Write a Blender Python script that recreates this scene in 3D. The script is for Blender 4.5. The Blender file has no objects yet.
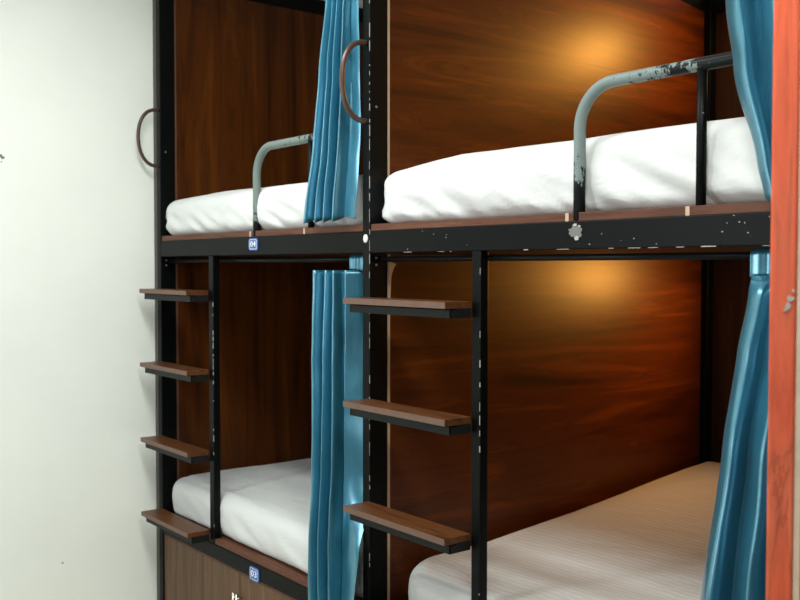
import bpy, bmesh, math, random
from mathutils import Vector, Matrix, noise
random.seed(7)
SC = bpy.context.scene
COL = SC.collection
ZO = 1.78            # eye height; heights below are given relative to the eye
W = 1.7148           # bay width
D = 2.0              # bay depth
PI = math.pi

# ------------------------------------------------------------------ helpers
def box(bm, x0, x1, y0, y1, z0, z1, bev=0.0):
    t = bmesh.new()
    bmesh.ops.create_cube(t, size=1)
    for v in t.verts:
        v.co = Vector(((x0+x1)/2+v.co.x*(x1-x0), (y0+y1)/2+v.co.y*(y1-y0), (z0+z1)/2+v.co.z*(z1-z0)))
    if bev:
        bmesh.ops.bevel(t, geom=list(t.edges), offset=bev, segments=2, profile=.5, affect='EDGES')
    me = bpy.data.meshes.new('t'); t.to_mesh(me); t.free()
    bm.from_mesh(me); bpy.data.meshes.remove(me)

def tube(bm, pts, r, seg=16, cap=True, rr=None):
    pts = [Vector(p) for p in pts]
    rings = []
    up = None
    for i, p in enumerate(pts):
        d = (pts[min(i+1, len(pts)-1)]-pts[max(i-1, 0)]).normalized()
        if up is None:
            a = Vector((0, 1, 0)) if abs(d.y) < .9 else Vector((1, 0, 0))
            up = (a-d*a.dot(d)).normalized()
        else:
            up = (up-d*up.dot(d)).normalized()
        s = d.cross(up)
        rad = rr[i] if rr else r
        rings.append([bm.verts.new(p+(up*math.cos(2*PI*k/seg)+s*math.sin(2*PI*k/seg))*rad) for k in range(seg)])
    for a, b in zip(rings, rings[1:]):
        for k in range(seg):
            f = bm.faces.new((a[k], a[(k+1) % seg], b[(k+1) % seg], b[k])); f.smooth = True
    if cap:
        bm.faces.new(rings[0][::-1]); bm.faces.new(rings[-1])

def obj(name, bm, mat, parent=None, smooth=False):
    bmesh.ops.recalc_face_normals(bm, faces=bm.faces)
    off = Vector((0, 0, ZO))
    if parent is not None:
        off = off-world_loc(parent)
    for v in bm.verts: v.co += off
    me = bpy.data.meshes.new(name); bm.to_mesh(me); bm.free()
    if smooth:
        for f in me.polygons: f.use_smooth = True
    if mat: me.materials.append(mat)
    o = bpy.data.objects.new(name, me); COL.objects.link(o)
    if parent is not None: o.parent = parent
    return o

def world_loc(o):
    l = Vector(o.location)
    while o.parent:
        o = o.parent; l += Vector(o.location)
    return l

def tag(o, label=None, cat=None, group=None, kind=None):
    if label: o['label'] = label
    if cat: o['category'] = cat
    if group: o['group'] = group
    if kind: o['kind'] = kind
    return o

def empty(name, loc, label, cat, group=None):
    o = bpy.data.objects.new(name, None); COL.objects.link(o); o.location = loc
    o.empty_display_size = .05
    return tag(o, label, cat, group)

def B(*boxes):
    bm = bmesh.new()
    for b in boxes: box(bm, *b)
    return bm

# ------------------------------------------------------------------ materials
def new_mat(name):
    m = bpy.data.materials.new(name); m.use_nodes = True
    nt = m.node_tree; nt.nodes.clear()
    out = nt.nodes.new('ShaderNodeOutputMaterial'); b = nt.nodes.new('ShaderNodeBsdfPrincipled')
    nt.links.new(b.outputs[0], out.inputs[0])
    return m, nt, b

def N(nt, t, **kw):
    n = nt.nodes.new(t)
    for k, v in kw.items():
        if k in n.inputs: n.inputs[k].default_value = v
        else: setattr(n, k, v)
    return n

def ramp(nt, src, stops, interp='LINEAR'):
    r = nt.nodes.new('ShaderNodeValToRGB'); r.color_ramp.interpolation = interp
    e = r.color_ramp.elements
    while len(e) < len(stops): e.new(.5)
    for el, (p, c) in zip(e, stops):
        el.position = p; el.color = (*c, 1) if len(c) == 3 else c
    nt.links.new(src, r.inputs[0]); return r

def bump(nt, b, src, strength, dist):
    n = nt.nodes.new('ShaderNodeBump'); n.inputs['Strength'].default_value = strength
    n.inputs['Distance'].default_value = dist
    nt.links.new(src, n.inputs['Height']); nt.links.new(n.outputs[0], b.inputs['Normal'])

def pos(nt, scale=(1, 1, 1), rot=(0, 0, 0), loc=(0, 0, 0)):
    g = nt.nodes.new('ShaderNodeNewGeometry'); m = nt.nodes.new('ShaderNodeMapping')
    m.inputs['Scale'].default_value = scale; m.inputs['Rotation'].default_value = rot
    m.inputs['Location'].default_value = loc
    nt.links.new(g.outputs['Position'], m.inputs[0]); return m.outputs[0]

def wood(name, axis, dark, mid, light, rough=.32, across=9.0, along=.55, seed=0.0, coat=0.0, spec=.2, swirl=1.6):
    """laminate wood with long grain along axis ('x','y','z')"""
    m, nt, b = new_mat(name)
    sc = {'x': (along, across, across), 'y': (across, along, across), 'z': (across, across, along)}[axis]
    rot = (0.0, 0, 0)
    co = pos(nt, sc, rot, (seed, seed*.7, seed*1.3))
    n1 = N(nt, 'ShaderNodeTexNoise', Scale=1.0, Detail=8.0, Roughness=.62, Distortion=swirl)
    nt.links.new(co, n1.inputs['Vector'])
    co2 = pos(nt, tuple(s*5 for s in sc), rot, (seed, 0, 0))
    n2 = N(nt, 'ShaderNodeTexNoise', Scale=1.0, Detail=6.0, Roughness=.7, Distortion=.3)
    nt.links.new(co2, n2.inputs['Vector'])
    # contour streaks of the grain
    mul = N(nt, 'ShaderNodeMath', operation='MULTIPLY'); mul.inputs[1].default_value = 7.0
    nt.links.new(n1.outputs[0], mul.inputs[0])
    fr = N(nt, 'ShaderNodeMath', operation='PINGPONG'); fr.inputs[1].default_value = 1.0
    nt.links.new(mul.outputs[0], fr.inputs[0])
    lines = ramp(nt, fr.outputs[0], [(0.0, (0.5,)*3), (.10, (.85,)*3), (.45, (1,)*3), (1, (.9,)*3)])
    base = ramp(nt, n1.outputs[0], [(.3, dark), (.5, mid), (.72, light)])
    fine = ramp(nt, n2.outputs[0], [(.3, (.55,)*3), (.55, (1,)*3), (.8, (1.15,)*3)])
    mx = N(nt, 'ShaderNodeMix', data_type='RGBA', blend_type='MULTIPLY'); mx.inputs[0].default_value = .75
    nt.links.new(base.outputs[0], mx.inputs[6]); nt.links.new(lines.outputs[0], mx.inputs[7])
    mx2 = N(nt, 'ShaderNodeMix', data_type='RGBA', blend_type='MULTIPLY'); mx2.inputs[0].default_value = .45
    nt.links.new(mx.outputs[2], mx2.inputs[6]); nt.links.new(fine.outputs[0], mx2.inputs[7])
    nt.links.new(mx2.outputs[2], b.inputs['Base Color'])
    b.inputs['Roughness'].default_value = rough
    b.inputs['Specular IOR Level'].default_value = spec
    b.inputs['Coat Weight'].default_value = coat; b.inputs['Coat Roughness'].default_value = .265
    bump(nt, b, n2.outputs[0], .12, .002)
    return m

def metal_paint(name, col, rough=.34, flecks=.64, fleckcol=(.5, .5, .47), worn=None):
    m, nt, b = new_mat(name)
    n = N(nt, 'ShaderNodeTexNoise', Scale=55.0, Detail=4.0, Roughness=.6)
    nt.links.new(pos(nt), n.inputs['Vector'])
    n2 = N(nt, 'ShaderNodeTexNoise', Scale=5.0, Detail=3.0, Roughness=.6)
    nt.links.new(pos(nt), n2.inputs['Vector'])
    comb = N(nt, 'ShaderNodeMath', operation='MULTIPLY_ADD'); comb.inputs[1].default_value = .35
    nt.links.new(n2.outputs[0], comb.inputs[0]); nt.links.new(n.outputs[0], comb.inputs[2])
    f = ramp(nt, comb.outputs[0], [(flecks+.21, (0,)*3), (flecks+.235, (1,)*3)])
    mask = f.outputs[0]
    if worn:
        # paint worn through to the primer, in a ragged zone of the tube
        cx, cz, rx, rz, sh = worn
        g = nt.nodes.new('ShaderNodeNewGeometry'); s = nt.nodes.new('ShaderNodeSeparateXYZ')
        nt.links.new(g.outputs['Position'], s.inputs[0])
        def lin(out, k, c):
            q = N(nt, 'ShaderNodeMath', operation='MULTIPLY_ADD'); q.inputs[1].default_value = k; q.inputs[2].default_value = c
            nt.links.new(out, q.inputs[0]); return q.outputs[0]
        ax = lin(s.outputs[0], -1/rx, cx/rx)      # >0 left of cx
        az = lin(s.outputs[2], 1/rz, -cz/rz)      # >0 above cz
        mn = N(nt, 'ShaderNodeMath', operation='MINIMUM'); nt.links.new(ax, mn.inputs[0]); nt.links.new(az, mn.inputs[1])
        nn = N(nt, 'ShaderNodeTexNoise', Scale=38.0, Detail=5.0, Roughness=.75)
        nt.links.new(pos(nt, (1.0, 1, .55)), nn.inputs['Vector'])
        ad = N(nt, 'ShaderNodeMath', operation='MULTIPLY_ADD'); ad.inputs[1].default_value = 7.0
        nt.links.new(nn.outputs[0], ad.inputs[0]); nt.links.new(mn.outputs[0], ad.inputs[2])
        th = ramp(nt, lin(ad.outputs[0], .1, 0), [(.30+sh, (0,)*3), (.31+sh, (1,)*3)])
        mask = th.outputs[0]
    mx = N(nt, 'ShaderNodeMix', data_type='RGBA')
    nt.links.new(mask, mx.inputs[0]); mx.inputs[6].default_value = (*col, 1); mx.inputs[7].default_value = (*fleckcol, 1)
    nt.links.new(mx.outputs[2], b.inputs['Base Color'])
    b.inputs['Roughness'].default_value = rough
    b.inputs['Specular IOR Level'].default_value = .11
    bump(nt, b, n2.outputs[0], .08, .004)
    return m

def plain(name, col, rough=.5, metallic=0.0, spec=.5):
    m, nt, b = new_mat(name)
    n = N(nt, 'ShaderNodeTexNoise', Scale=30.0, Detail=3.0)
    nt.links.new(pos(nt), n.inputs['Vector'])
    r = ramp(nt, n.outputs[0], [(.3, tuple(c*.9 for c in col)), (.7, tuple(min(1, c*1.08) for c in col))])
    nt.links.new(r.outputs[0], b.inputs['Base Color'])
    b.inputs['Roughness'].default_value = rough; b.inputs['Metallic'].default_value = metallic
    b.inputs['Specular IOR Level'].default_value = spec
    return m

def plaster(name, col, stain=.06, low=True):
    m, nt, b = new_mat(name)
    n = N(nt, 'ShaderNodeTexNoise', Scale=1.3, Detail=5.0, Roughness=.55)
    nt.links.new(pos(nt), n.inputs['Vector'])
    r = ramp(nt, n.outputs[0], [(.3, tuple(c*(1-stain) for c in col)), (.6, col)])
    n3 = N(nt, 'ShaderNodeTexNoise', Scale=14.0, Detail=5.0, Roughness=.7)
    nt.links.new(pos(nt), n3.inputs['Vector'])
    sp = ramp(nt, n3.outputs[0], [(.70, (1, 1, 1)), (.78, (.93, .90, .82))])
    mx = N(nt, 'ShaderNodeMix', data_type='RGBA', blend_type='MULTIPLY'); mx.inputs[0].default_value = 1
    nt.links.new(r.outputs[0], mx.inputs[6]); nt.links.new(sp.outputs[0], mx.inputs[7])
    nt.links.new(mx.outputs[2], b.inputs['Base Color'])
    b.inputs['Roughness'].default_value = .75
    n2 = N(nt, 'ShaderNodeTexNoise', Scale=60.0, Detail=4.0)
    nt.links.new(pos(nt), n2.inputs['Vector'])
    bump(nt, b, n2.outputs[0], .12, .003)
    return m

def sheet(name, col=(.68, .69, .675), stripes=False, tint=None):
    m, nt, b = new_mat(name)
    b.inputs['Base Color'].default_value = (*col, 1)
    b.inputs['Roughness'].default_value = .7
    b.inputs['Sheen Weight'].default_value = .15
    n = N(nt, 'ShaderNodeTexNoise', Scale=1.0, Detail=6.0, Roughness=.6, Distortion=1.2)
    nt.links.new(pos(nt, (5, 13, 9), (0, 0, .5)), n.inputs['Vector'])
    h = n.outputs[0]
    if stripes:
        w = N(nt, 'ShaderNodeTexWave', wave_type='BANDS', bands_direction='Y', Scale=12.0, Distortion=.5)
        w.inputs['Detail'].default_value = 1.0
        nt.links.new(pos(nt), w.inputs['Vector'])
        c = ramp(nt, w.outputs[0], [(.35, tuple(x*.93 for x in col)), (.65, col)])
        nt.links.new(c.outputs[0], b.inputs['Base Color'])
        r = ramp(nt, w.outputs[0], [(.35, (.75,)*3), (.65, (.5,)*3)])
        nt.links.new(r.outputs[0], b.inputs['Roughness'])
        ad = N(nt, 'ShaderNodeMath', operation='MULTIPLY_ADD'); ad.inputs[1].default_value = .12
        nt.links.new(w.outputs[0], ad.inputs[0]); nt.links.new(n.outputs[0], ad.inputs[2]); h = ad.outputs[0]
    bump(nt, b, h, .35, .012)
    return m

def satin(name):
    m, nt, b = new_mat(name)
    n = N(nt, 'ShaderNodeTexNoise', Scale=1.0, Detail=4.0, Roughness=.6)
    nt.links.new(pos(nt, (30, 30, 5)), n.inputs['Vector'])
    r = ramp(nt, n.outputs[0], [(.3, (.026, .185, .28)), (.7, (.044, .25, .36))])
    nt.links.new(r.outputs[0], b.inputs['Base Color'])
    b.inputs['Metallic'].default_value = .62
    b.inputs['Roughness'].default_value = .33
    b.inputs['Coat Weight'].default_value = 1.0
    b.inputs['Coat Roughness'].default_value = .26
    b.inputs['Coat IOR'].default_value = 1.75
    b.inputs['Specular IOR Level'].default_value = .6
    b.inputs['Specular Tint'].default_value = (.75, .95, 1, 1)
    b.inputs['Sheen Weight'].default_value = .08
    b.inputs['Sheen Roughness'].default_value = .4
    b.inputs['Sheen Tint'].default_value = (.5, .85, 1, 1)
    w = N(nt, 'ShaderNodeTexNoise', Scale=1.0, Detail=3.0, Roughness=.5)
    nt.links.new(pos(nt, (22, 22, 9)), w.inputs['Vector'])
    bump(nt, b, w.outputs[0], .2, .008)
    return m

M = {}
M['wall'] = plaster('painted_wall', (.92, .94, .865))
M['ceiling'] = plaster('ceiling_paint', (.86, .86, .84), .03)
M['floor'] = plain('floor_tile', (.62, .60, .50), .35)
M['black'] = metal_paint('black_painted_steel', (.0022, .0030, .0027), .42, .74)
M['black_rod'] = metal_paint('black_rod_paint', (.009, .009, .009), .34, .76)
M['bracket'] = metal_paint('bracket_paint', (.013, .015, .014), .4, .76)
M['handle'] = plain('brown_rubbed_steel', (.075, .042, .030), .35, .2)
M['rail_l'] = metal_paint('worn_rail_left', (.010, .012, .012), .33, worn=(-.45, ZO+.22, .16, .06, .02), fleckcol=(.17, .21, .19))
M['rail_r'] = metal_paint('worn_rail_right', (.010, .012, .012), .33, worn=(1.20, ZO+.27, .16, .07, .02), fleckcol=(.20, .245, .235))
RD, RM, RL = (.022, .0038, .0003), (.070, .0145, .0006), (.135, .031, .002)
M['panel_h'] = wood('walnut_panel_level_grain', 'y', RD, RM, RL, .38, 9, .75, 3.1, .0, .27, 1.5)
M['panel_h2'] = wood('walnut_panel_level_grain_low', 'y', RD, RM, RL, .38, 8, .7, 8.4, .0, .30, 1.2)
M['panel_v'] = wood('walnut_panel_upright_grain', 'z', (.028, .006, .0005), (.075, .018, .001), (.12, .032, .003), .42, 7, .5, 1.7)
M['panel_b'] = wood('walnut_back_panel', 'z', (.02, .006, .001), (.05, .016, .003), (.08, .03, .007), .45, 9, .6, 5.2)
M['step'] = wood('step_board', 'x', (.050, .017, .006), (.115, .042, .015), (.17, .067, .026), .38, 22, 2.2, 2.0)
M['step_edge'] = plain('step_edge_banding', (.135, .070, .045), .45)
M['plank'] = wood('bed_base_board', 'x', (.070, .026, .014), (.125, .048, .027), (.17, .07, .04), .5, 22, 2.0, 4.0)
M['cabinet'] = wood('cabinet_board', 'z', (.085, .045, .022), (.14, .076, .040), (.19, .108, .06), .45, 11, .8, 6.0)
M['edge'] = plain('pale_edge_banding', (.45, .33, .22), .5)
M['filler'] = plain('pale_filler', (.50, .36, .25), .6)
M['sheet'] = sheet('white_cotton_sheet')
M['sheet_s'] = sheet('white_striped_sheet', (.64, .635, .61), True)
M['satin'] = satin('teal_satin')
M['blue'] = plain('blue_plate', (.025, .10, .36), .3)
M['white'] = plain('white_lettering', (.85, .88, .92), .4)
M['chrome'] = plain('brushed_steel', (.75, .73, .66), .25, 1.0)
M['cap'] = plain('pale_bolt_cap', (.78, .80, .72), .35)
M['chip'] = plain('flaked_grey_paint', (.15, .16, .14), .6)
M['chip_w'] = plain('flaked_white_primer', (.42, .41, .37), .6)
M['edge_d'] = plain('dark_edge_banding', (.10, .045, .025), .5)
M['edge_g'] = plain('grey_brown_board_edge', (.060, .050, .042), .5)
M['post'] = wood('red_varnished_wood', 'z', (.60, .075, .028), (.78, .13, .055), (.82, .20, .10), .40, 14, 1.2, 2.5, .0, .25)
M['bead'] = plain('cream_bead', (.80, .66, .48), .5)
M['shade'] = plain('lamp_housing', (.8, .8, .78), .4)

m, nt, b = new_mat('lit_bulb')
b.inputs['Emission Color'].default_value = (1, .62, .22, 1); b.inputs['Emission Strength'].default_value = 18.0
b.inputs['Base Color'].default_value = (1, .8, .5, 1); M['bulb'] = m
m, nt, b = new_mat('lit_ceiling_panel')
b.inputs['Emission Color'].default_value = (.97, 1, .98, 1); b.inputs['Emission Strength'].default_value = 14.0
b.inputs['Base Color'].default_value = (.9, .9, .9, 1); M['tube'] = m

# ------------------------------------------------------------------ the room
def struct(name, bm, mat):
    o = obj(name, bm, mat); o['kind'] = 'structure'; return o
XL = -1.802
struct('floor', B((XL-.1, 3.2, -3.2, 2.2, -ZO-.1, -ZO)), M['floor'])
wl = struct('wall_left', B((XL-.1, XL, -3.2, 2.2, -ZO, 1.60)), M['wall'])
struct('wall_back', B((XL-.1, 3.2, 2.10, 2.2, -ZO, 1.60)), M['wall'])
struct('ceiling', B((XL-.1, 3.2, -3.2, 2.2, 1.60, 1.7)), M['ceiling'])
# chipped plaster spot on the left wall
bm = bmesh.new()
for (cy, cz, r) in ((-.722, .497, .011), (-.712, .489, .010), (-.719, .470, .004)):
    vs = [bm.verts.new((XL+.0015, cy+r*(.75+.35*math.sin(3*a+cy*90))*math.cos(a), cz+r*(.8+.3*math.cos(2*a))*math.sin(a))) for a in [k*PI/9 for k in range(18)]]
    c = bm.verts.new((XL+.004, cy, cz))
    for k in range(18): bm.faces.new((vs[k], vs[(k+1) % 18], c))
o = obj('plaster_chip', bm, M['chip'], wl)
bm = bmesh.new()
for (cy, cz, r) in ((-.465, -1.392, .004),):
    vs = [bm.verts.new((XL+.0015, cy+r*math.cos(a), cz+r*math.sin(a))) for a in [k*PI/6 for k in range(12)]]
    c = bm.verts.new((XL+.003, cy, cz))
    for k in range(12): bm.faces.new((vs[k], vs[(k+1) % 12], c))
obj('plaster_chip', bm, M['chip'], wl)

# ------------------------------------------------------------------ the bunk frames
def text_mesh(body, size):
    cu = bpy.data.curves.new('t', 'FONT'); cu.body = body; cu.size = size; cu.extrude = .0006
    cu.align_x = 'CENTER'; cu.align_y = 'CENTER'; cu.offset = .0002
    o = bpy.data.objects.new('t', cu); COL.objects.link(o)
    dg = bpy.context.evaluated_depsgraph_get()
    me = bpy.data.meshes.new_from_object(o.evaluated_get(dg))
    bpy.data.objects.remove(o)
    bm = bmesh.new(); bm.from_mesh(me); bpy.data.meshes.remove(me)
    return bm

def rounded_rect(w, h, r, n=5):
    out = []
    for (sx, sy, a0) in ((1, 1, 0), (-1, 1, PI/2), (-1, -1, PI), (1, -1, 1.5*PI)):
        for k in range(n+1):
            a = a0+k*PI/2/n
            out.append((sx*(w/2-r)+r*math.cos(a), sy*(h/2-r)+r*math.sin(a)))
    return out

def number_plate(root, body, cx, cz, y, w, h):
    bm = bmesh.new()
    P = rounded_rect(w, h, .012)
    f = [bm.verts.new((cx+p[0], y-.004, cz+p[1])) for p in P]
    g = [bm.verts.new((cx+p[0], y, cz+p[1])) for p in P]
    bm.faces.new(f); bm.faces.new(g[::-1])
    for k in range(len(P)): bm.faces.new((f[k], g[k], g[(k+1) % len(P)], f[(k+1) % len(P)]))
    pl = obj('number_plate', bm, M['blue'], root)
    pl['label'] = 'blue plate with white number ' + body
    bm = bmesh.new()
    A = rounded_rect(w*.84, h*.82, .009); C2 = rounded_rect(w*.77, h*.74, .007)
    fa = [bm.verts.new((cx+p[0], y-.0046, cz+p[1])) for p in A]
    fb = [bm.verts.new((cx+p[0], y-.0046, cz+p[1])) for p in C2]
    for k in range(len(A)): bm.faces.new((fa[k], fa[(k+1) % len(A)], fb[(k+1) % len(A)], fb[k]))
    obj('plate_border', bm, M['white'], pl)
    bm = text_mesh(body, h*.66)
    for v in bm.verts: v.co = Vector((cx+v.co.x*1.35, y-.0048-v.co.z, cz+v.co.y))
    obj('numerals', bm, M['white'], pl)

def bunk(ox, left, rail, ladder_x, label):
    """one bay; ox = x of the partition face at its far (left) side"""
    root = empty('bunk_bed', (ox+.8, 0, 0), label, 'bunk bed')
    pw = .043
    x_end = ox+W-.043
    pd = .077
    ztop = 1.44
    p = lambda name, bm, mat, par=root, **k: obj(name, bm, mat, par, **k)
    p('post', B((ox-pw, ox, 0, pd, -ZO, ztop, .003)), M['black'])
    if left: p('board_edge', B((ox-.080, ox-pw-.0005, .002, 1.95, -ZO, ztop, .001)), M['edge_g'])
    p('post', B((ox-pw, ox+.035, 1.955, 2.03, -ZO, ztop, .003)), M['black'])
    if not left:
        p('post', B((x_end, ox+W, 0, pd, -ZO, ztop, .003)), M['black'])
        p('post', B((x_end-.02, ox+W, 1.955, 2.03, -ZO, ztop, .003)), M['black'])
    # long front members
    p('middle_beam', B((ox, x_end, 0, .040, .0499, .1266, .003)), M['black'])
    p('lower_beam', B((ox, x_end, 0, .040, -1.311, -1.2437, .003)), M['black'])
    p('top_beam', B((ox, x_end, 0, .040, 1.37, ztop, .003)), M['black'])
    p('back_beam', B((ox+.035, x_end, 1.96, 2.0, 1.19, 1.25, .003)), M['black'])
    # upper side member
    bm = bmesh.new()
    if left:
        box(bm, ox-pw+.001, ox+.003, pd, 1.955, 1.37, 1.45, .003)
    else:
        box(bm, ox-pw, ox+.003, pd, 1.955, 0, .062, .003)
        for v in bm.verts: v.co.z += 1.197+(2.0-v.co.y)*.118
    p('side_beam', bm, M['black'])
    # sheets of wood
    ptop = 1.372 if left else 1.44
    vm, hm = (M['panel_v'], M['panel_v']) if left else (M['panel_h'], M['panel_h2'])
    up = bmesh.new(); box(up, ox-.018, ox, pd+.001, 1.955, .1266, ptop)
    if not left:
        for v in up.verts:
            if v.co.z > 1.3: v.co.z = 1.205+(2.0-v.co.y)*.118
    p('side_panel', up, vm)
    p('side_panel', B((ox-.018, ox, pd+.001, 1.955, -1.30, .045)), hm)
    p('back_panel', B((ox+.035, x_end, 2.001, 2.018, .1266, 1.25)), M['panel_b'])
    p('back_panel', B((ox+.035, x_end, 2.001, 2.018, -1.30, .045)), M['panel_b'])
    if not left:
        p('side_panel', B((ox+W-.03, ox+W-.012, pd+.001, 1.955, .1266, 1.20)), M['panel_h'])
        p('side_panel', B((ox+W-.03, ox+W-.012, pd+.001, 1.955, -1.30, .045)), M['panel_h'])
    # pale edge banding along the front of the panels
    e = p('edge_banding', B((ox-.001, ox+.0015, pd+.001, pd+.012, -1.20, .045), (ox-.001, ox+.0015, pd+.001, pd+.010, .155, 1.36)), M['edge_d'] if left else M['edge'])
    if not left:
        bm = bmesh.new()
        pts = [(.0, 0.020), (.032, .012), (.020, -.004), (.010, -.03), (.005, -.11), (0, -.16)]
        a = [bm.verts.new((ox+.003, pd+.006+q[0], q[1])) for q in pts]
        c = [bm.verts.new((ox+.0045, pd+.006+q[0], q[1])) for q in pts]
        bm.faces.new(a); bm.faces.new(c[::-1])
        for k in range(6): bm.faces.new((a[k], a[(k+1) % 6], c[(k+1) % 6], c[k]))
        p('peeled_banding', bm, M['edge'])
    # bed bases
    bx1 = x_end-.001
    p('bed_base', B((ox+.002, bx1, .004, 1.955, .1267, .150, .001)), M['plank'])
    p('bed_base', B((ox+.002, bx1, .004, 1.955, -1.2436, -1.222, .001)), M['plank'])
    # deck soffit under the upper bed
    p('soffit', B((ox+.001, bx1, .042, 1.955, .052, .060)), M['panel_b'])
    # curtain rods
    for z, y in ((.028, .052), (1.345, .03)):
        bm = bmesh.new(); tube(bm, [(ox+.001, y, z), ((ox+x_end)/2, y, z), (x_end, y, z)], .0095 if z < 1 else .009, 14)
        p('curtain_rod', bm, M['black_rod'])
    # guard rail
    rx0, rx2, rm = rail
    yr, zr, R = .017, .492, .115
    bm = bmesh.new()
    path = [(rx0, yr, .128), (rx0, yr, .25)]
    for k in range(13):
        a = k/12*PI/2
        path.append((rx0+R-R*math.cos(a), yr, zr-R+R*math.sin(a)))
    path += [(rx0+R+(x_end-rx0-R)*t, yr, zr) for t in (.3, .6, 1.0)]
    tube(bm, path, .0165, 20)
    g = p('guard_rail', bm, rm)
    bm = bmesh.new(); tube(bm, [(rx2, yr, .128), (rx2, yr, .3), (rx2, yr, zr-.008)], .0125, 16)
    obj('rail_upright', bm, M['black'], g)
    for xx in (rx0-.032, rx2-.028):
        obj('filler_strip', B((xx-.006, xx+.006, .0025, .006, .1268, .1495)), M['filler'], g)
    # grab handle: half ring standing out from the post
    bm = bmesh.new()
    hx = ox-(.020 if not left else .018)
    zc = .6265 if left else .6455
    path = [(hx, .0, zc-.136)]
    for k in range(25):
        a = -PI/2+k/24*PI
        path.append((hx, -.006-.098*max(0, math.cos(a))**.8, zc+.136*math.sin(a)))
    path.append((hx, .0, zc+.136))
    tube(bm, path, .0088 if left else .0098, 14)
    p('grab_handle', bm, M['handle'])
    # ladder
    la, lb = ladder_x
    top, bot = .0499, -1.2437
    bm = bmesh.new(); box(bm, la, lb, .001, .034, bot, top, .003)
    L = p('ladder', bm, M['black'])
    # chipped paint along the upright's front corner
    bm = bmesh.new(); rnd = random.Random(int(ox*10)+3)
    z = top-.01
    while z > bot+.05:
        h = rnd.uniform(.004, .03); w = rnd.uniform(.0003, .0016)
        if rnd.random() < (.8 if -.6 < z < -.15 else .35):
            box(bm, lb-.0025-w*.3, lb-.0018+w, -.0004, .0015+w*.5, z-h, z)
        z -= h+rnd.uniform(.003, .05)
    obj('paint_chips', bm, M['chip_w'], L)['kind'] = 'stuff'
    for s in (-.1054, -.4618, -.8264, -1.188):
        x0, x1 = ox-.0085, la-.0008
        st = B((x0+.0012, x1, -.1068, -.0005, s-.021, s, .001))
        st = obj('step', st, M['step'], L)
        obj('edge_banding', B((x0, x1, -.1084, -.1070, s-.0200, s-.0002)), M['step_edge'], L)
        bm = bmesh.new()
        t = .022; zb0, zb1 = s-.050, s-.021
        xe = la+.0
        box(bm, x0+.012, xe, -.088, -.088+.004, zb0, zb1, .0008)
        box(bm, x0+.012, x0+.016, -.088, -.001, zb0, zb1, .0008)
        box(bm, xe-.004, xe, -.088, -.001, zb0, zb1, .0008)
        box(bm, x0+.012, xe, -.088, -.060, zb1-.004, zb1-.0005)
        obj('bracket', bm, M['bracket'], L)
    # screws on the inner face of the post
    for z in (.032, .008, -.12, .56):
        bm = bmesh.new(); tube(bm, [(ox-.0005, .028, z), (ox+.003, .028, z)], .0045, 10)
        p('screw', bm, M['chip'])
    return root

left_bunk = bunk(-W, True, (-.812, -.400, M['rail_l']), (-1.217, -1.174),
                 'left black steel bunk bed beside the white wall, number 04 on its beam')
right_bunk = bunk(0, False, (.944, 1.331, M['rail_r']), (.5275, .567),
                  'right black steel bunk bed with lamp-lit wood panels, nearer the red wooden post')
number_plate(left_bunk, '04', -.808, .094, -.0, .074, .050)
number_plate(left_bunk, '03', -.812, -1.289, -.0, .078, .058)
# cap of the bolt in the shared post, and flaked paint on the right beam
bm = bmesh.new(); tube(bm, [(-.0225, .001, .103), (-.0225, -.003, .103), (-.0225, -.0045, .103)], .0115, 20, rr=[.0125, .0125, .009])
for v in bm.verts: v.co.z = .1+(v.co.z-.103)*1.2
obj('bolt_cap', bm, M['cap'], right_bunk)
bm = bmesh.new(); rnd = random.Random(5)
def blob(bm, cx, cz, rx, rz, y, seed, n=22):
    r_ = random.Random(seed)
    a = []
    for k in range(n):
        t = 2*PI*k/n; q = 1+r_.uniform(-.28, .22)
        a.append((cx+rx*q*math.cos(t), cz+rz*q*math.sin(t)))
    f = [bm.verts.new((u, y-.0015, v)) for u, v in a]; g = [bm.verts.new((u, y, v)) for u, v in a]
    bm.faces.new(f)
    for k in range(n): bm.faces.new((f[k], g[k], g[(k+1) % n], f[(k+1) % n]))
blob(bm, .948, .098, .024, .019, .0002, 3)
sc = obj('paint_scar', bm, M['chip'], right_bunk)
for a in ((.953, .080, .008, .007, -.0014, 4, 12), (.946, .116, .007, .004, -.0014, 8, 10), (.962, .112, .004, .003, -.0014, 9, 8)):
    bm = bmesh.new(); blob(bm, *a); obj('primer_fleck', bm, M['chip_w'], sc)
# bare edge along the bottom of the right middle beam
bm = bmesh.new(); rnd = random.Random(11); x = .02
while x < W-.06:
    w = rnd.uniform(.004, .05)
    if rnd.random() < (.25 if x < .8 else .6):
        box(bm, x, min(x+w, W-.05), -.0005, .003, .0495, .0495+rnd.uniform(.0008, .0024))
    x += w+rnd.uniform(.002, .05)
for k in range(26):
    x = rnd.uniform(.05, 1.6); z = rnd.uniform(.056, .122); w = rnd.uniform(.0008, .003)
    box(bm, x, x+w*rnd.uniform(.6, 2), -.0005, .002, z, z+w)
o = obj('paint_chips', bm, M['chip_w'], right_bunk); o['kind'] = 'stuff'
bm = bmesh.new(); rnd = random.Random(12); z = 1.3
while z > -1.2:
    h = rnd.uniform(.004, .05); w = rnd.uniform(.0002, .0008)
    if rnd.random() < .6: box(bm, -.0020-w*.3, -.0012+w, -.0004, .0012+w, z-h, z)
    z -= h+rnd.uniform(.003, .03)
o = obj('paint_chips', bm, M['chip_w'], right_bunk); o['kind'] = 'stuff'

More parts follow.
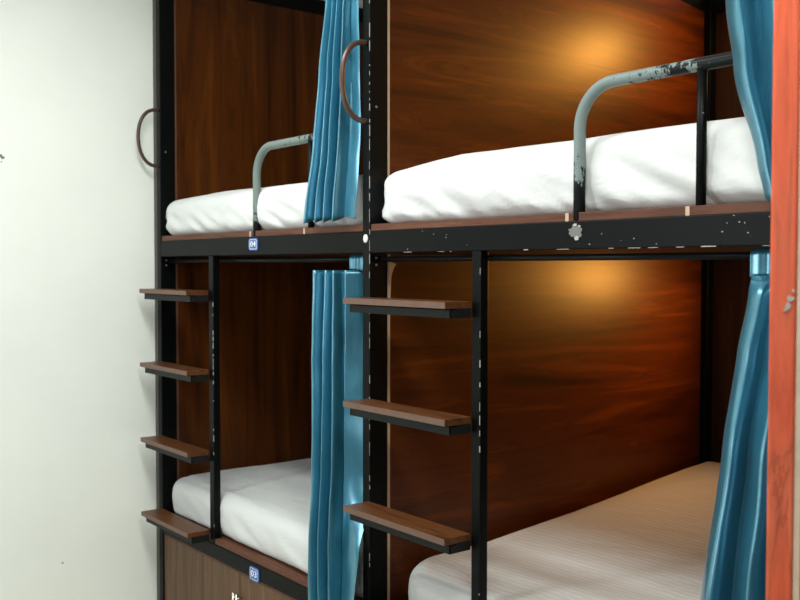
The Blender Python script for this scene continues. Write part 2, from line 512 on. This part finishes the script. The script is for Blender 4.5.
# ------------------------------------------------------------------ storage cabinet under the left bunk
cab = empty('storage_cabinet', (-.9, .3, 0), 'brown wood storage cabinet under the left lower bed', 'cabinet')
ct = -1.3115
xs0, xs1, sp = -1.790, -.046, -.955
obj('body', B((xs0, xs1, .030, .60, -ZO+.0, ct-.012), ), M['cabinet'], cab)
obj('top_edge', B((xs0, xs1, .008, .60, ct-.0115, ct-.0005)), M['plank'], cab)
for (a, c, hx) in ((xs0, sp-.002, sp-.012), (sp+.002, xs1, sp+.016)):
    d = obj('door', B((a, c, .008, .029, -ZO+.01, ct-.012, .001)), M['cabinet'], cab)
    bm = bmesh.new()
    tube(bm, [(hx, -.018, -1.405), (hx, -.018, -1.47), (hx, -.018, -1.535)], .0055, 12)
    tube(bm, [(hx, -.018, -1.425), (hx, .008, -1.425)], .004, 10)
    tube(bm, [(hx, -.018, -1.515), (hx, .008, -1.515)], .004, 10)
    obj('handle', bm, M['chrome'], d)

# ------------------------------------------------------------------ mattresses
def mattress(label, x0, x1, y0, y1, z0, h, mat, Rc=.09, crown=.02, rise=0.0, folds=1.0, seed=1, group='mattresses under white sheets', slump=.0):
    bm = bmesh.new()
    nP = 420
    cx, cy = (x0+x1)/2, (y0+y1)/2
    hw, hd = (x1-x0)/2, (y1-y0)/2
    # perimeter of a rounded rectangle, evenly spaced
    segs = []
    per = []
    Rb = .06
    Ls, Ld, Lt = 2*(hw-Rc), 2*hd-Rc-Rb, 2*(hw-Rb); arc = Rc*PI/2; arb = Rb*PI/2
    tot = Ls+Lt+2*Ld+2*arc+2*arb
    for k in range(nP):
        s = k/nP*tot
        for kind, L_ in (('b', Ls), ('c1', arc), ('r', Ld), ('c2', arb), ('t', Lt), ('c3', arb), ('l', Ld), ('c4', arc)):
            if s < L_: break
            s -= L_
        if kind == 'b': q = (-(hw-Rc)+s, -hd, 0, -1)
        elif kind == 'r': q = (hw, -(hd-Rc)+s, 1, 0)
        elif kind == 't': q = ((hw-Rb)-s, hd, 0, 1)
        elif kind == 'l': q = (-hw, (hd-Rb)-s, -1, 0)
        else:
            i = int(kind[1]); rc = Rb if i in (2, 3) else Rc; a = -PI/2+(i-1)*PI/2+s/rc
            c = {1: (hw-Rc, -(hd-Rc)), 2: (hw-Rb, hd-Rb), 3: (-(hw-Rb), hd-Rb), 4: (-(hw-Rc), -(hd-Rc))}[i]
            q = (c[0]+rc*math.cos(a), c[1]+rc*math.sin(a), math.cos(a), math.sin(a))
        per.append(q)
    re = min(.055, h*.35)
    prof = []   # (inset, z)
    n = 6
    for k in range(n+1):
        a = PI/2*k/n; prof.append((re*.7-re*.7*math.sin(a), z0+re*.7-re*.7*math.cos(a)))
    for k in range(1, 8): prof.append((0, z0+re*.7+(h-re*1.7)*k/8))
    for k in range(n+1):
        a = PI/2*k/n; prof.append((re-re*math.cos(a), z0+h-re+re*math.sin(a)))
    rings = []
    def disp(x, y, z, nx, ny, side):
        f = 0
        if side > 0:
            t = (z-z0)/h
            s = x*ny*-1+y*nx
            d = noise.noise(Vector((s*9+t*3.2+seed, seed*3.1, t*2.2)))
            f += .010*d*max(0, 1.25-t)*folds
            d2 = noise.noise(Vector((s*26+t*7+seed, seed*1.7, t*2.0)))
            f += .0055*d2*max(0, 1-t*1.25)*folds
            f += .010*math.sin(PI*min(1, max(0, t)))
        return f
    for ins, z in prof:
        r = []
        for (qx, qy, nx, ny) in per:
            k = disp(cx+qx, cy+qy, z, nx, ny, 1)
            zz = z
            t = (z-z0)/h
            yy = cy+qy-ny*ins
            zz += t*(rise*max(0, (yy-.5)/1.5)+.012*noise.noise(Vector((qx*1.6+seed, qy*1.6, 0)))-slump*max(0, 1-(cx+qx-x0)/.35))
            r.append(bm.verts.new((cx+qx-nx*ins+nx*k, yy+ny*k, zz)))
        rings.append(r)
    nr = 46
    ztop = z0+h
    for j in range(1, nr):
        kf = 1-j/nr
        r = []
        for (qx, qy, nx, ny) in per:
            ix, iy = qx-nx*re, qy-ny*re
            x, y = cx+ix*kf, cy+iy*kf
            e = 1-kf**6
            zc = crown*e
            wv = noise.noise(Vector((x*1.6+seed, y*1.6, 0)))*.012
            w1 = noise.noise(Vector(((x+y*.6)*2.2+seed, (y-x*.35)*9, .3)))
            w2 = noise.noise(Vector(((x+y*.6)*6+seed, (y-x*.3)*26, 1.3)))
            zz = ztop+zc+wv+(.006*w1+.0025*w2)*e*folds+rise*max(0, (y-.5)/1.5)-slump*max(0, 1-(x-x0)/.35)
            r.append(bm.verts.new((x, y, zz)))
        rings.append(r)
    for a, b_ in zip(rings, rings[1:]):
        for k in range(nP):
            bm.faces.new((a[k], a[(k+1) % nP], b_[(k+1) % nP], b_[k]))
    cv = bm.verts.new((cx, cy, sum(v.co.z for v in rings[-1])/nP))
    for k in range(nP): bm.faces.new((rings[-1][k], rings[-1][(k+1) % nP], cv))
    bm.faces.new(rings[0][::-1])
    for v in bm.verts: v.co += Vector((-cx, -cy, -z0))
    bmesh.ops.recalc_face_normals(bm, faces=bm.faces)
    me = bpy.data.meshes.new('mattress'); bm.to_mesh(me); bm.free()
    for f in me.polygons: f.use_smooth = True
    me.materials.append(mat)
    o = bpy.data.objects.new('mattress', me); COL.objects.link(o); o.location = (cx, cy, z0+ZO)
    tag(o, label, 'mattress', group)
    return o
mattress('white-sheeted mattress on the left upper bunk, behind the shorter guard rail', -W-.001, -.100, .022, 1.90, .151, .185, M['sheet'], .055, .02, seed=2.3, folds=1.5, slump=.02)
mattress('brightest puffy white-sheeted mattress on the right upper bunk', -.001, W-.075, .044, 1.90, .151, .212, M['sheet'], .055, .02, seed=5.1, folds=1.9, slump=.03)
mattress('white-sheeted mattress on the left lower bunk, above the cabinet', -W+.003, -.070, .040, 1.90, -1.2215, .190, M['sheet'], .06, .006, seed=8.7, folds=.7)
mattress('white-sheeted mattress with faint stripes on the right lower bunk', .045, W-.075, .050, 1.95, -1.2215, .180, M['sheet_s'], .20, .01, rise=.15, seed=3.9, folds=.8)

# ------------------------------------------------------------------ curtains
def curtain(label, rows, nf, phase, name='curtain', seed=0, ns=260, nz=110, sharp=1.0, warp=None):
    """rows: (z, xl, xr, y, amp, yr) top to bottom"""
    bm = bmesh.new(); grid = []
    z1, z0 = rows[0][0], rows[-1][0]
    for j in range(nz+1):
        z = z1+(z0-z1)*j/nz
        for a, b_ in zip(rows, rows[1:]):
            if a[0] >= z >= b_[0]-1e-9: break
        t = (a[0]-z)/max(1e-9, a[0]-b_[0]); t = t*t*(3-2*t)*.5+t*.5
        xl, xr, yc, am, yr = [a[i]+(b_[i]-a[i])*t for i in range(1, 6)]
        row = []
        for i in range(ns+1):
            s = i/ns
            sw = s if warp is None else (s/warp if s < warp else 1+.25*(s-warp))
            ph = 2*PI*nf*sw+phase+.55*noise.noise(Vector((s*3, z*1.6, seed)))+.25*noise.noise(Vector((s*4, z*6, seed+3)))
            c = math.sin(ph)
            c = .35*c+.65*(1-2*abs(math.sin(ph/2-PI/4)))
            am2 = am*(1+.35*noise.noise(Vector((s*5, z*1.2, seed+9))))
            y = yc+((yr-yc)*s**3.5 if warp is None else 2.2*max(0, s-warp)*(xr-xl)*min(1, max(0, (yr+.055)*20)))+am2*c*(1 if warp is None or s < warp else max(0, 1-(s-warp)*1.2))+.1*am2*math.sin(2*ph+.7)
            x = xl+(xr-xl)*s
            y += .002*noise.noise(Vector((s*9, z*9, seed+5)))*min(1, am/.02)
            x -= .5*am2*c*min(1, 6*s, 8*(1-s))
            row.append(bm.verts.new((x, y, z+(0.010*c if j == nz else 0))))
        grid.append(row)
    for a, b_ in zip(grid, grid[1:]):
        for i in range(ns): bm.faces.new((a[i], a[i+1], b_[i+1], b_[i]))
    loc = Vector(((rows[0][1]+rows[0][2])/2, rows[0][3], z0))
    for v in bm.verts: v.co -= loc
    me = bpy.data.meshes.new(name); bm.to_mesh(me); bm.free()
    for f in me.polygons: f.use_smooth = True
    me.materials.append(M['satin'])
    o = bpy.data.objects.new(name, me); COL.objects.link(o); o.location = loc+Vector((0, 0, ZO))
    sol = o.modifiers.new('thickness', 'SOLIDIFY'); sol.thickness = .0016; sol.offset = 0
    tag(o, label, 'curtain')
    return o

def heading(par, x0, x1, yc, zc, drop, nf, seed=0, r=.017):
    """gathered band of the curtain wrapped over its rod"""
    bm = bmesh.new(); grid = []
    prof = [(-r, -drop)]+[(-r, -drop*(1-k/5)) for k in range(1, 5)]+[(-r*math.cos(k*PI/10), r*math.sin(k*PI/10)) for k in range(11)]+[(r, -drop*.5), (r, -drop*.9)]
    ns = 90
    for (py, pz) in prof:
        row = []
        for i in range(ns+1):
            s = i/ns
            w = math.sin(2*PI*nf*s+seed)*.0035+math.sin(2*PI*nf*2.3*s+seed*2)*.0015
            k = 1 if py < 0 else -1
            row.append(bm.verts.new((x0+(x1-x0)*s, yc+py-w*k, zc+pz+.003*noise.noise(Vector((s*9, pz*20, seed))))))
        grid.append(row)
    for a, b_ in zip(grid, grid[1:]):
        for i in range(ns): bm.faces.new((a[i], a[i+1], b_[i+1], b_[i]))
    off = Vector((0, 0, ZO))-Vector(par.location)
    for v in bm.verts: v.co += off
    me = bpy.data.meshes.new('heading'); bm.to_mesh(me); bm.free()
    for f in me.polygons: f.use_smooth = True
    me.materials.append(M['satin'])
    o = bpy.data.objects.new('heading', me); COL.objects.link(o); o.parent = par
    sol = o.modifiers.new('thickness', 'SOLIDIFY'); sol.thickness = .0015; sol.offset = 0
    return o

# rows: z, x left, x right, y left, amp, y right
c1 = curtain('teal satin curtain gathered on the left upper bunk, ending above the beam',
        [(1.335, -.175, -.047, -.020, .014, .012), (.95, -.205, -.046, -.035, .021, -.035), (.70, -.245, -.046, -.038, .024, -.035), (.45, -.288, -.046, -.040, .026, -.035), (.20, -.340, -.062, -.045, .025, -.04), (.170, -.345, -.064, -.045, .025, -.04)],
        3.9, 2.4, seed=1.0, warp=.84)
heading(c1, -.175, -.047, .03, 1.345, .03, 6)
c2 = curtain('long teal satin curtain between the two bunks, hanging behind the right ladder steps',
        [(-.012, -.315, -.048, -.020, .024, .075), (-.35, -.318, -.050, -.024, .030, .0), (-.75, -.312, -.048, -.030, .031, -.022), (-1.0, -.302, -.032, -.052, .030, -.046), (-1.22, -.292, -.014, -.062, .026, -.055), (-1.55, -.292, -.012, -.062, .026, -.055)],
        2.9, 2.6, seed=4.0, warp=.68)
heading(c2, -.165, -.048, .052, .028, .040, 5, 1.0)
c3 = curtain('teal satin curtain at the right end of the upper bunk, gathered to a narrow hem',
        [(1.335, 1.40, 1.665, -.010, .020, .0), (.62, 1.418, 1.665, -.030, .028, -.01), (.45, 1.445, 1.665, -.035, .026, -.01), (.24, 1.508, 1.665, -.035, .020, -.01), (.155, 1.530, 1.660, -.035, .016, -.01)],
        2.6, 2.3, seed=7.0)
heading(c3, 1.42, 1.665, .03, 1.345, .03, 6)
c4 = curtain('teal satin curtain at the right end of the lower bunk, flaring beside the red post',
        [(-.020, 1.462, 1.660, .030, .004, .03), (-.06, 1.466, 1.660, .008, .018, .01), (-.20, 1.462, 1.660, -.03, .024, -.01), (-.41, 1.466, 1.665, -.095, .032, -.06), (-.75, 1.456, 1.67, -.150, .036, -.09), (-1.50, 1.440, 1.67, -.20, .038, -.12)],
        2.5, 2.5, seed=12.0)
heading(c4, 1.456, 1.655, .052, .028, .050, 2.2, 2.0)

# ------------------------------------------------------------------ red varnished door casing near the camera
cam_xy = Vector((2.7416, -2.0261))
tr = bmesh.new()
def oriented(bm, cxy, w0, w1, d0, d1, z0, z1, yaw, bev=.002):
    t = bmesh.new(); box(t, w0, w1, d0, d1, z0, z1, bev)
    R = Matrix.Rotation(yaw, 4, 'Z')
    for v in t.verts:
        c = R @ v.co; v.co = Vector((c.x+cxy[0], c.y+cxy[1], c.z))
    me = bpy.data.meshes.new('t'); t.to_mesh(me); t.free(); bm.from_mesh(me); bpy.data.meshes.remove(me)
PX, PY, YW = 1.909, -.637, .50
oriented(tr, (PX, PY), 0, .0385, 0, .05, -ZO, 1.60, YW, .004)
oriented(tr, (PX, PY), .0495, .16, .002, .05, -ZO, 1.60, YW, .004)
t1 = struct('trim_1', tr, M['post'])
t1['label'] = 'red-brown varnished wooden door casing with a cream bead'
bm = bmesh.new(); oriented(bm, (PX, PY), .0385, .0495, .006, .05, -ZO, 1.60, YW, .002)
obj('bead', bm, M['bead'], t1)
bm = bmesh.new()
for (u, z, rx, rz, sd) in ((.030, -.048, .0050, .0045, 2), (.0265, -.060, .0040, .0055, 5), (.0225, -.066, .0025, .002, 7), (.034, -.036, .002, .003, 9)):
    t = bmesh.new(); blob(t, u, z, rx, rz, 0, sd, 14)
    R = Matrix.Rotation(YW, 4, 'Z')
    for v in t.verts:
        c = R @ v.co; v.co = Vector((c.x+PX, c.y+PY, c.z))
    me = bpy.data.meshes.new('t'); t.to_mesh(me); t.free(); bm.from_mesh(me); bpy.data.meshes.remove(me)
obj('paint_splash', bm, M['chip_w'], t1)

# ------------------------------------------------------------------ lamps
def bunk_lamp(z, label, energy):
    x = .60
    root = empty('bunk_lamp', (x, 2.0, z+ZO), label, 'lamp')
    bm = bmesh.new(); tube(bm, [(x, 2.000, z), (x, 1.975, z)], .05, 28)
    obj('base', bm, M['shade'], root)
    bm = bmesh.new(); bmesh.ops.create_uvsphere(bm, u_segments=24, v_segments=14, radius=.04)
    for v in bm.verts: v.co = Vector((x+v.co.x, 1.945+v.co.y*.8, z+v.co.z))
    obj('bulb', bm, M['bulb'], root, smooth=True)
    l = bpy.data.lights.new('bunk_lamp_light', 'SPOT'); l.energy = energy; l.color = (1, .43, .07); l.shadow_soft_size = .06
    l.spot_size = 2.5; l.spot_blend = 1.0
    lo = bpy.data.objects.new('bunk_lamp_light', l); COL.objects.link(lo); lo.location = (x, 1.86, z+ZO)
    lo.rotation_euler = Vector((-.6, -.8, -.22)).to_track_quat('-Z', 'Y').to_euler()
LAMP_E = 36
bunk_lamp(1.10, 'small warm lamp on the back panel of the right upper bunk', LAMP_E)
bunk_lamp(-.05, 'small warm lamp on the back panel of the right lower bunk', LAMP_E*.8)

def area(name, loc, target, sx, sy, energy, col):
    l = bpy.data.lights.new(name, 'AREA'); l.shape = 'RECTANGLE'; l.size = sx; l.size_y = sy; l.energy = energy; l.color = col
    o = bpy.data.objects.new(name, l); COL.objects.link(o); o.location = loc
    o.rotation_euler = (Vector(target)-Vector(loc)).to_track_quat('-Z', 'Y').to_euler(); return o
area('ceiling_tube_light', (1.95, -1.05, ZO+1.50), (1.95, -1.05, 0), 1.0, .3, 30, (.96, 1, .97))
area('ceiling_tube_light', (-.1, -.8, ZO+1.50), (-.1, -.8, 0), 1.3, .25, 23, (.96, 1, .97))
area('added_fill_light', (-.3, -3.1, ZO+.25), (-.8, 0, ZO-.3), .42, 1.7, 32, (.92, .98, 1))  # added off-frame strip light for the curtain fold highlights, no window here
area('added_fill_light', (2.5, -2.9, ZO+.3), (-1.8, -.2, ZO-.7), 1.0, 1.2, 14, (.94, 1, .97))  # added fill behind the camera, brightens the left wall and red casing

w = bpy.data.worlds.new('World'); SC.world = w; w.use_nodes = True
bg = w.node_tree.nodes['Background']; bg.inputs[0].default_value = (.90, .97, 1, 1); bg.inputs[1].default_value = .10

# ------------------------------------------------------------------ camera
cam = bpy.data.cameras.new('camera'); co = bpy.data.objects.new('camera', cam); COL.objects.link(co)
yaw, pit, rol, f = .9032615, .0337713, .00094906, 973.024
fw = Vector((-math.sin(yaw), math.cos(yaw), 0)); rt = Vector((fw.y, -fw.x, 0)); up = Vector((0, 0, 1))
fw2 = fw*math.cos(pit)-up*math.sin(pit); up2 = up*math.cos(pit)+fw*math.sin(pit)
r3 = rt*math.cos(rol)+up2*math.sin(rol); u3 = up2*math.cos(rol)-rt*math.sin(rol)
co.matrix_world = Matrix(((r3.x, u3.x, -fw2.x, 2.7416), (r3.y, u3.y, -fw2.y, -2.0261), (r3.z, u3.z, -fw2.z, ZO), (0, 0, 0, 1)))
cam.sensor_width = 36; cam.lens = f/800*36; cam.clip_start = .05
cam.dof.use_dof = True; cam.dof.focus_distance = 2.9; cam.dof.aperture_fstop = 5.6
SC.camera = co
SC.view_settings.view_transform = 'Standard'; SC.view_settings.look = 'None'
SC.view_settings.gamma = 1; SC.view_settings.use_curve_mapping = False
SC.view_settings.exposure = 0.45
